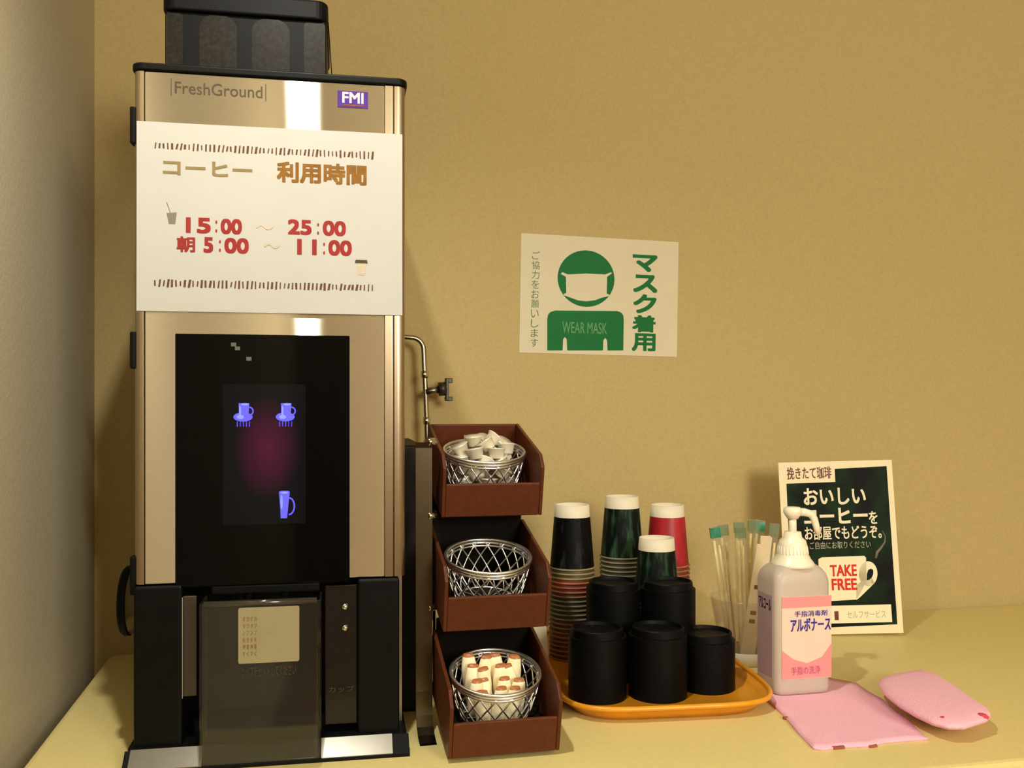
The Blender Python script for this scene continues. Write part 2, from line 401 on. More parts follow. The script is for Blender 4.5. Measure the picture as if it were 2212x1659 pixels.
tube(bm, [(cx+0.005+0.006*math.sin(R(a)), -0.0018, cz-0.001+0.0095*math.cos(R(a))) for a in range(0, 181, 15)], 0.001, 6)
obj('jug_icon', bm, ['iconblue', 'iconlight'], dp)
# lower black body with the cup bay
bm = NB(); box(bm, -0.149, -0.0975, -0.004, 0.30, 0.018, 0.197); obj('left_column', bm, 'black', cm, bevel=0.003)
bm = NB(); box(bm, 0.0946, 0.1425, -0.004, 0.30, 0.018, 0.197); obj('right_column', bm, 'black', cm, bevel=0.003)
bm = NB(); box(bm, -0.0975, 0.0946, 0.115, 0.30, 0.018, 0.197); obj('bay_back', bm, 'blackmatte', cm)
bm = NB(); box(bm, -0.067, 0.052, -0.001, 0.10, 0.1845, 0.1945, bev=0.002); obj('dispenser_head', bm, 'black', cm)
for x in (-0.03, 0.012):
    bm = NB(); lathe(bm, [(0.0, 0.165), (0.005, 0.165), (0.008, 0.186), (0.0, 0.186)], 16, x, 0.04); obj('nozzle', bm, 'black', cm)
bm = NB(); box(bm, -0.097, -0.083, 0.0, 0.006, 0.072, 0.184); gr = obj('guide_rail', bm, 'casing', cm, bevel=0.001)
bm = NB(); box(bm, -0.0975, -0.0966, -0.006, 0.0, 0.072, 0.184); obj('rail_edge', bm, 'chrome', gr)
bm = NB(); box(bm, 0.058, 0.0945, 0.002, 0.012, 0.03, 0.19); ip = obj('inner_panel', bm, 'smoked', cm, bevel=0.001)
for z in (0.165, 0.1405):
    bm = NB(); lathe(bm, [(0.0, 0.0), (0.004, 0.0), (0.0032, 0.002), (0.0, 0.0025)], 16)
    obj('button', bm, 'chrome', ip, (0.0805, 0.002, z), (R(90), 0, 0))
text('caution_lettering', 'カップ', (0.062, 0.091, 0.067, 0.074), 0.0018, 'inkfaint', ip)
bm = NB(); prism(bm, rrect(-0.154, 0.1505, -0.012, 0.40, 0.006), 0.0, 0.0205, 'z'); obj('base', bm, 'blackmatte', cm)
bm = NB(); prism(bm, [(-0.012, 0.0), (-0.012, 0.0195), (-0.031, 0.0035), (-0.031, 0.0)], -0.156, 0.1525, 'x'); obj('front_skirt', bm, 'blackmatte', cm)
for x0, x1 in ((-0.150, -0.0735), (0.0545, 0.1335)):
    bm = NB(); prism(bm, [(-0.012, 0.0205), (-0.0305, 0.0048), (-0.0305, 0.0036), (-0.012, 0.0192)], x0, x1, 'x'); obj('drip_trim', bm, 'plate', cm)
# clear door in front of the bay
bm = NB()
outer = [(-0.0735, 0.0), (-0.0735, -0.043)]+[(-0.0685-0.005*math.cos(R(a)), -0.045-0.005*math.sin(R(a))) for a in range(0, 91, 15)]+[(0.0495+0.005*math.sin(R(a)), -0.045-0.005*math.cos(R(a))) for a in range(0, 91, 15)]+[(0.0545, -0.043), (0.0545, 0.0)]
inner = [(x*0.965-0.0003, y+0.0028 if y < -0.02 else y) for x, y in outer]
prism(bm, outer+list(reversed(inner)), 0.012, 0.1845, 'z')
dr = obj('bay_door', bm, 'acrylic', cm, bevel=0.001)
bm = NB(); tube(bm, [(-0.069, -0.0462, 0.1835), (0.050, -0.0462, 0.1835)], 0.0036, 14); obj('door_top_edge', bm, 'clearedge', dr)
bm = NB(); prism(bm, rrect(-0.0325, 0.0315, 0.1195, 0.1795, 0.002), -0.0512, -0.0503); st = obj('door_sticker', bm, 'sticker', dr)
bm = NB()
for i, x in enumerate((-0.0265, -0.0225, -0.0185, -0.0145)):
    for j, ch in enumerate('カップを置く' if i % 2 else 'ボタンを押す'):
        put_text(bm, ch, x-0.0013, x+0.0013, 0.1675-j*0.0075-0.0025, 0.1675-j*0.0075+0.0025, -0.0513)
obj('sticker_lettering', bm, 'inkbrown', st)
text('door_lettering', 'カップをセットしてください', (-0.0295, 0.028, 0.1045, 0.1165), -0.0503, 'inkfaint', dr)
# hopper
hp = thing('bean_hopper', '', '') ; del hp['label']; del hp['category']; hp.parent = cm
bm = NB(); box(bm, -0.1275, 0.0585, 0.06, 0.23, 0.7765, 0.862); obj('hopper_body', bm, 'black', hp, bevel=0.003)
bm = NB(); prism(bm, rrect(-0.1300, 0.0605, 0.054, 0.236, 0.014), 0.860, 0.884, 'z'); obj('hopper_lid', bm, 'black', hp, bevel=0.003)
def window(x0, x1, z1, r):
    bm = NB()
    poly = [(x0, 0.777), (x1, 0.777)]+[(x1-r+r*math.cos(R(a)), z1-r+r*math.sin(R(a))) for a in range(0, 91, 15)]+[(x0+r-r*math.sin(R(a)), z1-r+r*math.cos(R(a))) for a in range(0, 91, 15)]
    prism(bm, poly, 0.0588, 0.062); obj('hopper_window', bm, 'beans', hp)
window(-0.0885, -0.0455, 0.8585, 0.016); window(-0.0285, 0.0155, 0.8585, 0.016); window(-0.1262, -0.107, 0.8575, 0.004); window(0.032, 0.0572, 0.8575, 0.004)
bm = NB(); tube(bm, [(0.0605, 0.08, 0.868), (0.0665, 0.08, 0.7765)], 0.0007, 6); obj('hopper_side_edge', bm, 'black', hp)
# round steel cap on the left flank
bm = NB()
lathe(bm, [(0.0, 0.0), (0.043, 0.0), (0.0445, 0.004), (0.0445, 0.058), (0.043, 0.062)], 40)
lathe(bm, [(0.046, 0.058), (0.0465, 0.064), (0.043, 0.068), (0.0, 0.068)], 40, mis=[1, 1, 1])
obj('side_cap', bm, ['strap', 'black'], cm, (-0.143, 0.235, 0.134), (0, R(-90), 0))

# ------------------------------------------------------------------ notice sheet on the machine
ns = thing('notice_sheet', 'white laminated notice of coffee hours taped across the coffee machine', 'notice', (-0.0375, 1.084, C0), (0, 0, MR))
bm = NB(); n = 24
def sag(x, z): return -0.0016-0.0008*math.sin((x+0.146)*18)*math.sin((z-0.5)*22) - 0.0012*((0.7115-z)/0.21)**2
gv = [[[bm.verts.new((-0.1458+0.2918*i/n, sag(-0.1458+0.2918*i/n, 0.5015+0.2098*j/n)-t, 0.5015+0.2098*j/n)) for j in range(n+1)] for i in range(n+1)] for t in (0.0, 0.0004)]
for t in (0, 1):
    for i in range(n):
        for j in range(n):
            f = bm.faces.new((gv[t][i][j], gv[t][i+1][j], gv[t][i+1][j+1], gv[t][i][j+1])); f.smooth = True
for i in range(n):
    for a, b in (((i, 0), (i+1, 0)), ((i, n), (i+1, n)), ((0, i), (0, i+1)), ((n, i), (n, i+1))):
        bm.faces.new([bm.verts.new(q.co) for q in (gv[0][a[0]][a[1]], gv[0][b[0]][b[1]], gv[1][b[0]][b[1]], gv[1][a[0]][a[1]])])
obj('sheet', bm, 'paper', ns)
YS = -0.0042
def drape(o):
    for v in o.data.vertices: v.co.y = v.co.y - YS + sag(v.co.x, v.co.z) - 0.0005
    return o
for z in (0.685, 0.5325):
    bm = NB()
    for k in range(54):
        x = -0.1262+0.2378*k/53
        h = random.uniform(0.0026, 0.0046); w = random.uniform(0.0008, 0.0016); s = random.uniform(-0.0009, 0.0009)
        prism(bm, [(x-w, z-h), (x+w*0.6, z-h), (x+w+s, z+h), (x-w*0.5+s, z+h)], YS-0.0002, YS)
    drape(obj('bean_border', bm, 'inkbean', ns))
bm = NB(); put_text(bm, 'コーヒー', -0.1182, -0.0224, 0.6532, 0.6700, YS, 0.03); drape(obj('heading_lettering', bm, 'inkolive', ns))
bm = NB(); put_text(bm, '利用時間', 0.0045, 0.105, 0.650, 0.6738, YS, 0.035); drape(obj('heading_lettering', bm, 'inkbrown', ns))
bm = NB()
put_text(bm, '15', -0.0937, -0.0672, 0.589, 0.6065, YS, 0.035); put_text(bm, ':', -0.0622, -0.0602, 0.5905, 0.604, YS, 0.01)
put_text(bm, '00', -0.0565, -0.0335, 0.589, 0.6063, YS, 0.035)
drape(obj('opening_time_lettering', bm, 'inkred', ns)); bm = NB()
put_text(bm, '25', 0.0167, 0.043, 0.591, 0.6083, YS, 0.035); put_text(bm, ':', 0.0492, 0.0512, 0.592, 0.605, YS, 0.01); put_text(bm, '00', 0.0555, 0.0815, 0.591, 0.6083, YS, 0.035)
drape(obj('closing_time_lettering', bm, 'inkred', ns)); bm = NB()
put_text(bm, '朝', -0.1035, -0.0838, 0.5675, 0.585, YS, 0.03)
put_text(bm, '5', -0.0749, -0.0645, 0.5675, 0.585, YS, 0.035); put_text(bm, ':', -0.0582, -0.0562, 0.569, 0.582, YS, 0.01); put_text(bm, '00', -0.0525, -0.026, 0.5675, 0.585, YS, 0.035)
drape(obj('opening_time_lettering', bm, 'inkred', ns)); bm = NB()
put_text(bm, '11', 0.027, 0.0487, 0.5685, 0.5863, YS, 0.035); put_text(bm, ':', 0.056, 0.058, 0.5695, 0.583, YS, 0.01); put_text(bm, '00', 0.0618, 0.0882, 0.5685, 0.5863, YS, 0.035)
drape(obj('closing_time_lettering', bm, 'inkred', ns))
bm = NB()
put_text(bm, '～', -0.0183, 0.0004, 0.5955, 0.6015, YS, 0.01); put_text(bm, '～', -0.0097, 0.0081, 0.5745, 0.5805, YS, 0.01)
drape(obj('dash_lettering', bm, 'inkpale', ns))
bm = NB()
prism(bm, [(-0.1142, 0.6105), (-0.1035, 0.6115), (-0.105, 0.5985), (-0.1118, 0.5985)], YS-0.0002, YS)
prism(bm, [(-0.1105, 0.611), (-0.1098, 0.611), (-0.1138, 0.6225), (-0.1145, 0.6222)], YS-0.0002, YS)
drape(obj('iced_cup_picture', bm, 'inkgrey', ns))
bm = NB()
prism(bm, [(0.0918, 0.5605), (0.1062, 0.5605), (0.1055, 0.5645), (0.0925, 0.5645)], YS-0.0002, YS, mi=0)
prism(bm, [(0.0935, 0.5603), (0.1045, 0.5603), (0.1028, 0.547), (0.0952, 0.547)], YS-0.0002, YS, mi=1)
drape(obj('hot_cup_picture', bm, ['inkdark', 'inkpale'], ns))

# ------------------------------------------------------------------ mask poster on the wall
mp_ = thing('mask_poster', 'green and cream wear-a-mask poster on the back wall', 'poster', (0.5115, WY, C0+0.59), (0, R(0.9), 0))
bm = NB(); box(bm, -0.147, 0.147, -0.0008, 0.0, -0.1045, 0.1045); obj('paper', bm, 'poster', mp_)
F_ = 2000.0; TH = R(12.5)
def wl(px, py):
    u = (px-1106)/F_; v = (870-py)/F_
    dx = math.sin(TH)+u*math.cos(TH); dy = math.cos(TH)-u*math.sin(TH)
    t = WY/dy
    x, z = dx*t-0.5115, 0.40+v*t-0.59
    a = R(0.9); return (x*math.cos(a)-z*math.sin(a), x*math.sin(a)+z*math.cos(a))
yp = -0.0009
bm = NB()
c = wl(1266, 602); e1 = wl(1327, 602); e2 = wl(1266, 541)
prism(bm, ellipse(c[0], c[1], e1[0]-c[0], e2[1]-c[1], 40), yp-0.0002, yp)
ar = [wl(*p) for p in ((1182, 757), (1182, 688), (1184, 679), (1189, 674), (1198, 671), (1333, 672), (1341, 675), (1346, 681), (1347, 690), (1346, 757), (1312, 757), (1311, 735), (1307, 730), (1303, 735), (1302, 757), (1225, 757), (1224, 733), (1220, 728), (1216, 733), (1215, 757))]
prism(bm, ar, yp-0.0002, yp)
pic = obj('masked_person_picture', bm, 'green', mp_)
bm = NB()
mk = [wl(*p) for p in ((1214, 588), (1226, 593), (1266, 591), (1307, 593), (1320, 588), (1321, 591), (1311, 598), (1310, 634), (1316, 637), (1314, 640), (1300, 643), (1284, 649), (1266, 651), (1248, 649), (1232, 643), (1217, 638), (1218, 635), (1223, 633), (1222, 598), (1211, 592))]
prism(bm, mk, yp-0.0004, yp-0.0001)
obj('mask_shape', bm, 'poster', pic)
a, b = wl(1214, 719), wl(1311, 698)
text('wear_mask_lettering', 'WEAR MASK', (a[0], b[0], a[1], b[1]), yp-0.0002, 'greenpale', pic, 0.01)
bm = NB()
for ch, q in zip('マスク着用', ((1366, 552, 1420, 586), (1367, 595, 1420, 631), (1367, 637, 1418, 676), (1365, 682, 1416, 717), (1364, 721, 1416, 758))):
    a, b = wl(q[0], q[3]), wl(q[2], q[1]); put_text(bm, ch, a[0], b[0], a[1], b[1], yp, 0.035)
obj('mask_lettering', bm, 'green', mp_)
bm = NB()
for k, ch in enumerate('ご協力をお願いします'):
    a, b = wl(1149-k*0.4, 543+k*21+17), wl(1166-k*0.4, 543+k*21); put_text(bm, ch, a[0], b[0], a[1], b[1], yp, 0.0)
obj('request_lettering', bm, 'greendull', mp_)

# ------------------------------------------------------------------ coffee sign card standing on the counter
sg = thing('coffee_sign', 'black and white card with TAKE FREE mug leaning near the back wall', 'sign', (0.9015, 1.426, C0+0.0035), (R(-6), R(-1.6), R(-13.5)))
W2 = 0.0985; HH = 0.296
bm = NB(); box(bm, -W2, W2, -0.0015, 0.0015, 0, HH); obj('card', bm, 'cardwhite', sg)
def cd(px, py):
    l = 1687+(py-999)*0.040; r = 1930+(py-997)*0.0531
    return ((px-l)/(r-l)*2*W2-W2, (1374.5-py)/376.5*HH)
def cbox(x0, y0, x1, y1):
    a, b = cd(x0, y1), cd(x1, y0); return (a[0], b[0], a[1], b[1])
ys = -0.0016
bm = NB(); prism(bm, [cd(*p) for p in ((1713, 1361), (1704, 1045), (1809, 1044), (1808, 1015), (1919, 1012), (1937, 1356))], ys-0.0002, ys); obj('dark_print', bm, 'carddark', sg)
y2 = ys-0.0003
text('freshly_ground_lettering', '挽きたて珈琲', cbox(1706, 1009, 1800, 1036), ys, 'inkmaroon', sg, 0.015)
text('tasty_lettering', 'おいしい', cbox(1741, 1056, 1872, 1094), y2, 'inkwhite', sg, 0.025)
text('coffee_lettering', 'コーヒー', cbox(1741, 1101, 1876, 1136), y2, 'inkwhite', sg, 0.035)
text('coffee_lettering', 'を', cbox(1880, 1110, 1897, 1138), y2, 'inkwhite', sg, 0.02)
text('in_your_room_lettering', 'お部屋でもどうぞ。', cbox(1742, 1140, 1905, 1170), y2, 'inkwhite', sg, 0.02)
text('small_lettering', 'ご自由にお取りください', cbox(1752, 1174, 1882, 1190), y2, 'inkpale', sg, 0.0)
bm = NB()
prism(bm, [cd(*p) for p in ((1770, 1212), (1777, 1208), (1868, 1207), (1872, 1211), (1872, 1255), (1868, 1270), (1856, 1292), (1850, 1301), (1790, 1303), (1782, 1292), (1774, 1268), (1770, 1245))], y2-0.0002, y2)
prism(bm, [cd(*p) for p in ellipse(1876, 1246, 20, 27, 28)], y2-0.0002, y2)
prism(bm, [cd(*p) for p in ((1850, 1302), (1858, 1296), (1890, 1266), (1880, 1250), (1850, 1270))], y2-0.0002, y2)
mug = obj('mug_picture', bm, 'mugwhite', sg)
bm = NB(); prism(bm, [cd(*p) for p in ((1876, 1238), (1882, 1235), (1887, 1238), (1887, 1246), (1884, 1254), (1878, 1259), (1873, 1260), (1873, 1248))], y2-0.0003, y2-0.0001); obj('handle_opening', bm, 'carddark', mug)
text('take_free_lettering', 'TAKE', cbox(1795, 1225, 1851, 1250), y2-0.0003, 'inkredlight', mug, 0.03)
text('take_free_lettering', 'FREE', cbox(1798, 1255, 1851, 1280), y2-0.0003, 'inkredlight', mug, 0.03)
bm = NB(); tube(bm, [(cd(px, py)[0], y2, cd(px, py)[1]) for px, py in ((1893, 1213), (1896, 1200), (1905, 1190), (1913, 1178), (1914, 1166), (1908, 1154))], [0.002, 0.0028, 0.0022, 0.0014, 0.0009, 0.0006], 6)
for v in bm.verts: v.co.y = max(min(v.co.y, y2), y2-0.0002)
obj('steam_picture', bm, 'inkgrey', sg)
bm = NB(); q = cbox(1722, 1313, 1924, 1351); box(bm, q[0], q[1], y2-0.0002, y2, q[2], q[3]); sp = obj('white_strip', bm, 'mugwhite', sg)
text('strip_lettering', 'セルフサービス', cbox(1830, 1325, 1912, 1341), y2-0.0002, 'inkpale', sp)
bm = NB(); q = cbox(1803, 1325, 1811, 1344); box(bm, q[0], q[1], y2-0.0004, y2-0.0002, q[2], q[3]); obj('red_mark', bm, 'inkmaroon', sp)

# ------------------------------------------------------------------ water pipe and valve on the wall
wp = thing('water_pipe', 'thin steel water pipe with a small tap on the wall behind the machine', 'pipe', (0.205, 1.535, C0+0.40))
bm = NB()
path = [(-0.10, 0.0, 0.112), (-0.035, 0.0, 0.108)]+[(-0.035+0.020*math.sin(R(a)), 0, 0.088+0.020*math.cos(R(a))) for a in range(15, 91, 15)]
path += [(-0.014, 0, 0.06), (-0.012, 0, 0.02), (-0.010, 0, -0.03), (-0.009, 0, -0.08), (-0.004, 0.0, -0.14), (-0.004, 0.0, -0.30), (-0.03, 0.0, -0.39)]
tube(bm, path, 0.0042, 10); obj('pipe', bm, 'pipe', wp)
for z, x in ((0.047, -0.0134), (-0.03, -0.010), (-0.068, -0.009)):
    bm = NB(); lathe(bm, [(0.0, -0.007), (0.0062, -0.006), (0.0062, 0.006), (0.0, 0.007)], 6); obj('pipe_nut', bm, 'chrome', wp, (x, 0, z))
vl = bm = NB(); tube(bm, [(-0.012, 0, 0.018), (0.012, 0, 0.0225)], 0.006, 12); v_ = obj('valve_body', bm, 'dullsteel', wp)
bm = NB(); tube(bm, [(0.010, 0, 0.0225), (0.022, 0, 0.0235)], 0.0115, 12); obj('valve_bonnet', bm, 'casing', v_)
bm = NB(); box(bm, 0.0215, 0.0265, -0.006, 0.006, 0.004, 0.041, bev=0.001); box(bm, 0.0205, 0.033, -0.005, 0.005, 0.033, 0.041, bev=0.001); box(bm, 0.0205, 0.033, -0.005, 0.005, 0.003, 0.01, bev=0.001); obj('valve_handle', bm, 'casing', v_)
bm = NB(); tube(bm, [(-0.004, 0, 0.02), (-0.004, 0.043, 0.02)], 0.005, 10); obj('wall_bracket', bm, 'dullsteel', wp)

# ------------------------------------------------------------------ tiered rack
TA = R(14)
RK = [  # front lip bottom centre (world x, y, z above counter)
    (0.2262, 1.1388, 0.259), (0.2195, 1.0790, 0.1325), (0.2165, 1.0200, 0.006)]
rk = thing('tiered_rack', 'brown three-tier rack with wire baskets standing beside the coffee machine', 'rack', (0.2165, 1.02, C0))
BW = 0.0595; BL = 0.146; BH = 0.074
WN = ('top', 'middle', 'bottom')
for k, (x, y, z) in enumerate(RK):
    bn = thing('bin', '', ''); del bn['category']; bn['label'] = WN[k]+' bin'
    bn.parent = rk; bn.location = (x-0.2165, y-1.02, z); bn.rotation_euler = (TA, 0, 0)
    t = 0.0045
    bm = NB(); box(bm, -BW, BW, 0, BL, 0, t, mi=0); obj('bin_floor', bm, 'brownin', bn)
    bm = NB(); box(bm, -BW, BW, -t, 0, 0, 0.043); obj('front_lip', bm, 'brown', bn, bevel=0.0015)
    bm = NB(); box(bm, -BW, BW, BL, BL+t, 0, BH+(0.004 if k == 0 else 0.020)); obj('back_board', bm, 'brown' if k == 0 else 'brownin', bn, bevel=0.0015)  # lower back boards darkened: shade of the bin above put into the colour
    for s in (-1, 1):
        bm = NB(); x0 = s*BW
        prism(bm, [(-t, 0.0), (-t, BH-0.010), (0.012, BH+0.002), (BL+t, BH+0.004), (BL+t, 0.0)], x0, x0+s*t, 'x')
        obj('side_board', bm, 'brown', bn, bevel=0.0012)
# supporting ribs behind the upper bins
for s in (-1, 1):
    bm = NB()
    for pl in ([(0.272, 0.0), (0.282, 0.0), (0.282, 0.33), (0.272, 0.33)], [(0.10, 0.134), (0.20, 0.159), (0.273, 0.159), (0.273, 0.120), (0.165, 0.118)], [(0.16, 0.261), (0.258, 0.285), (0.273, 0.285), (0.273, 0.25), (0.21, 0.245)]):
        prism(bm, pl, s*0.040, s*0.044, 'x')
    obj('support_rib', bm, 'blackmatte', rk)
# steel strap upright with a foot, left of the bins
bm = NB()
pr = [(0.056, 0.0), (0.0615, 0.0), (0.078, 0.004), (0.090, 0.010), (0.097, 0.022), (0.099, 0.05), (0.102, 0.345), (0.100, 0.352)]
thk = 0.0025
A = [[bm.verts.new((xx, p[0]+dy, p[1]+dz)) for p in pr] for xx in (-0.0875, -0.0675) for dy, dz in ((0, 0), (thk, thk if False else 0))]
for i in range(len(pr)-1):
    bm.faces.new((A[0][i], A[2][i], A[2][i+1], A[0][i+1])); bm.faces.new((A[1][i], A[1][i+1], A[3][i+1], A[3][i]))
    bm.faces.new((A[0][i], A[0][i+1], A[1][i+1], A[1][i])); bm.faces.new((A[2][i], A[3][i], A[3][i+1], A[2][i+1]))
bm.faces.new((A[0][0], A[1][0], A[3][0], A[2][0])); bm.faces.new((A[0][-1], A[2][-1], A[3][-1], A[1][-1]))
su = obj('strap_upright', bm, 'strap', rk, smooth=False)
su['label'] = 'dull steel strap upright at the left of the bins'
for z in (0.352, 0.262, 0.15):
    bm = NB(); tube(bm, [(-0.0735, 0.103, z), (-0.0635, 0.11, z)], 0.005, 12); obj('strap_bolt', bm, 'chrome', rk)
bm = NB(); tube(bm, [(-0.0665, 0.125, 0.345), (-0.0665, 0.115, 0.12), (-0.0665, 0.105, 0.06)], 0.0022, 8); obj('side_rod', bm, 'chrome', rk)

# wire baskets, one in each bin
def make_basket(k):
    x, y, z = RK[k]
    lx, ly = 0.0, 0.064 if k else 0.066
    zb = 0.0045
    P = (x, y+ly*math.cos(TA)-zb*math.sin(TA), z+ly*math.sin(TA)+zb*math.cos(TA)+C0)
    lab = ('round wire basket of white creamers in the top bin of the brown rack', 'empty round wire basket in the middle bin of the brown rack', 'round wire basket of cream sachets in the bottom bin of the brown rack')[k]
    b = thing('wire_basket', lab, 'basket', P, (TA, 0, 0), 'wire baskets in the brown rack')
    rt, rb, h = 0.053, 0.036, 0.060
    bm = NB()
    for zz, rr, w in ((h, rt, 0.0019), (h-0.004, rt-0.0008, 0.0016), (h-0.008, rt-0.0016, 0.0014)):
        tube(bm, [(rr*math.cos(2*PI*i/40), rr*math.sin(2*PI*i/40), zz) for i in range(40)], w, 6, True)
    obj('rim', bm, 'wire', b)
    bm = NB(); N = 18
    for s in (-1, 1):
        for i in range(N):
            a0 = 2*PI*i/N
            pts = []
            for j in range(7):
                f = j/6; rr = rb+(rt-0.0015-rb)*math.sin(f*PI/2)**0.8 if f > 0 else rb
                a = a0+s*f*2*PI*2.2/N
                pts.append((rr*math.cos(a), rr*math.sin(a), 0.0012+(h-0.004)*f))
            tube(bm, pts, 0.0011, 5)
    obj('lattice', bm, 'wire', b)
    bm = NB()
    tube(bm, [(rb*math.cos(2*PI*i/30), rb*math.sin(2*PI*i/30), 0.0013) for i in range(30)], 0.0013, 6, True)
    for i in range(8):
        a = PI*i/8; tube(bm, [(rb*math.cos(a), rb*math.sin(a), 0.0013), (-rb*math.cos(a), -rb*math.sin(a), 0.0013)], 0.0009, 5)
    obj('base_ring', bm, 'wire', b)
    return b
BK = [make_basket(k) for k in range(3)]
def in_basket(k, p):
    x, y, z = BK[k].location
    return (x+p[0], y+p[1]*math.cos(TA)-p[2]*math.sin(TA), z+p[1]*math.sin(TA)+p[2]*math.cos(TA))
# creamers heaped in the top basket
def make_creamer():
    bm = NB(); lathe(bm, [(0.0, 0.0), (0.0075, 0.0), (0.0085, 0.001), (0.0108, 0.012), (0.0122, 0.0125), (0.0122, 0.0132)], 20)
    o = obj('creamer_cup', bm, 'cream'); tag(o, 'small white creamer cup heaped in the top wire basket', 'creamer', 'creamers in the top basket')
    bm = NB(); lathe(bm, [(0.0122, 0.0132), (0.0122, 0.0136), (0.0, 0.0138)], 20); obj('foil_lid', bm, 'foil', o)
    return o
cr = make_creamer(); spots = []
for lv, (z, rings_) in enumerate(((0.003, ((1, 0), (5, 0.0245))), (0.017, ((1, 0), (6, 0.0270))), (0.031, ((1, 0), (6, 0.0290))), (0.045, ((2, 0.011), (7, 0.0325))), (0.057, ((1, 0), (7, 0.0290))), (0.066, ((3, 0.0135),)))):
    for cnt, rr in rings_:
        for i in range(cnt):
            a = 2*PI*i/cnt+lv*0.6
            spots.append((rr*math.cos(a), rr*math.sin(a), z))
for i, p in enumerate(spots):
    q = in_basket(0, p)
    o = cr if i == 0 else dup(cr, q, cr['label'])
    o.location = q; o.rotation_euler = (TA+random.uniform(-0.7, 0.7), random.uniform(-0.7, 0.7), random.uniform(0, 6))
# sachets standing in the bottom basket
def sachet_mat():
    m = mat('sachet_print', (250, 232, 190), 0.35, var=0.03)
    nt = m.node_tree; b = nt.nodes['Principled BSDF']
    tc = nt.nodes.new('ShaderNodeTexCoord'); sx = nt.nodes.new('ShaderNodeSeparateXYZ'); rp = nt.nodes.new('ShaderNodeValToRGB')
    mr = nt.nodes.new('ShaderNodeMapRange'); mr.inputs['From Max'].default_value = 0.05
    nt.links.new(tc.outputs['Object'], sx.inputs['Vector']); nt.links.new(sx.outputs['Z'], mr.inputs['Value']); nt.links.new(mr.outputs['Result'], rp.inputs['Fac'])
    cr_ = rp.color_ramp; cr_.interpolation = 'CONSTANT'
    cr_.elements[0].color = lin((255, 242, 206)); cr_.elements[1].position = 0.87; cr_.elements[1].color = lin((168, 104, 62))
    nt.links.new(rp.outputs['Color'], b.inputs['Base Color'])
    return m
SM = sachet_mat()
def make_sachet():
    bm = NB(); w, h, d = 0.0094, 0.047, 0.0072
    rows = 8; rings = []
    for j in range(rows+1):
        f = j/rows; tt = d*math.sin(PI*min(max(f, 0.03), 0.95))**0.6; ww = w*(0.62+0.38*math.sin(PI*min(f+0.04, 1.0))**0.5)
        rings.append([bm.verts.new((ww*math.cos(2*PI*i/12), tt*math.sin(2*PI*i/12), h*f)) for i in range(12)])
    for j in range(rows):
        for i in range(12):
            f = bm.faces.new((rings[j][i], rings[j][(i+1) % 12], rings[j+1][(i+1) % 12], rings[j+1][i])); f.smooth = True
    bm.faces.new(list(reversed(rings[0]))); bm.faces.new(rings[-1])
    o = obj('creamer_sachet', bm, SM); return tag(o, 'cream sachet with a brown end standing in the bottom wire basket', 'sachet', 'sachets in the bottom basket')
sc_ = make_sachet(); first = True
for row, (yy, xs, zz) in enumerate(((-0.0215, (-0.016, 0.0, 0.016), 0.004), (-0.0085, (-0.0255, -0.0085, 0.0085, 0.0255), 0.010), (0.0045, (-0.0255, -0.0085, 0.0085, 0.0255), 0.019), (0.0175, (-0.025, -0.009, 0.008, 0.025), 0.026))):
    for x in xs:
        q = in_basket(2, (x+random.uniform(-0.0005, 0.0005), yy, zz+random.uniform(-0.002, 0.002)))
        o = sc_ if first else dup(sc_, q, sc_['label']); first = False
        o.location = q; o.rotation_euler = (TA+random.uniform(-0.1, 0.06), random.uniform(-0.24, 0.12), random.uniform(-0.3, 0.3))

# white folded paper behind the rack
bm = NB()
prism(bm, [(-0.02, 0.0), (0.0250, 0.0), (0.0235, 0.04), (0.0185, 0.097), (-0.02, 0.099)], -0.006, 0.006)
tag(obj('folded_paper', bm, 'cupwhite', None, (0.318, 1.30, C0), (0, 0, R(-10)), bevel=0.002), 'white folded paper standing between the brown rack and the left cup stack', 'paper')

# ------------------------------------------------------------------ tray with cups and lids
TX, TY, TR_ = 0.475, 1.287, R(-5)
tr = thing('serving_tray', 'amber rounded tray on the counter carrying paper cups and black lids', 'tray', (TX, TY, C0), (0, 0, TR_))
def sup(a, b, n=72, e=5.0):
    return [(a*math.copysign(abs(math.cos(2*PI*k/n))**(2/e), math.cos(2*PI*k/n)), b*math.copysign(abs(math.sin(2*PI*k/n))**(2/e), math.sin(2*PI*k/n))) for k in range(n)]
bm = NB(); rings = []
ha, hb = 0.130, 0.186
for off, z in ((-0.2, 0.0), (0.0, 0.0), (0.006, 0.008), (0.013, 0.017), (0.017, 0.0195), (0.0175, 0.0175), (0.0155, 0.0165), (0.011, 0.0165), (0.004, 0.011), (-0.002, 0.006), (-0.2, 0.006)):
    if off == -0.2: rings.append([bm.verts.new((0.02*p[0], 0.02*p[1], z)) for p in sup(ha, hb)])
    else: rings.append([bm.verts.new((p[0], p[1], z)) for p in sup(ha+off, hb+off)])
for k in range(len(rings)-1):
    for i in range(72):
        f = bm.faces.new((rings[k][i], rings[k][(i+1) % 72], rings[k+1][(i+1) % 72], rings[k+1][i])); f.smooth = True
bm.faces.new(list(reversed(rings[0]))); bm.faces.new(rings[-1])
obj('tray_body', bm, 'tray', tr)
bm = NB(); tube(bm, [(p[0], p[1], 0.0185) for p in sup(ha+0.0155, hb+0.0155)], 0.0035, 8, True); obj('tray_rim', bm, 'tray', tr)
TZ = C0+0.006
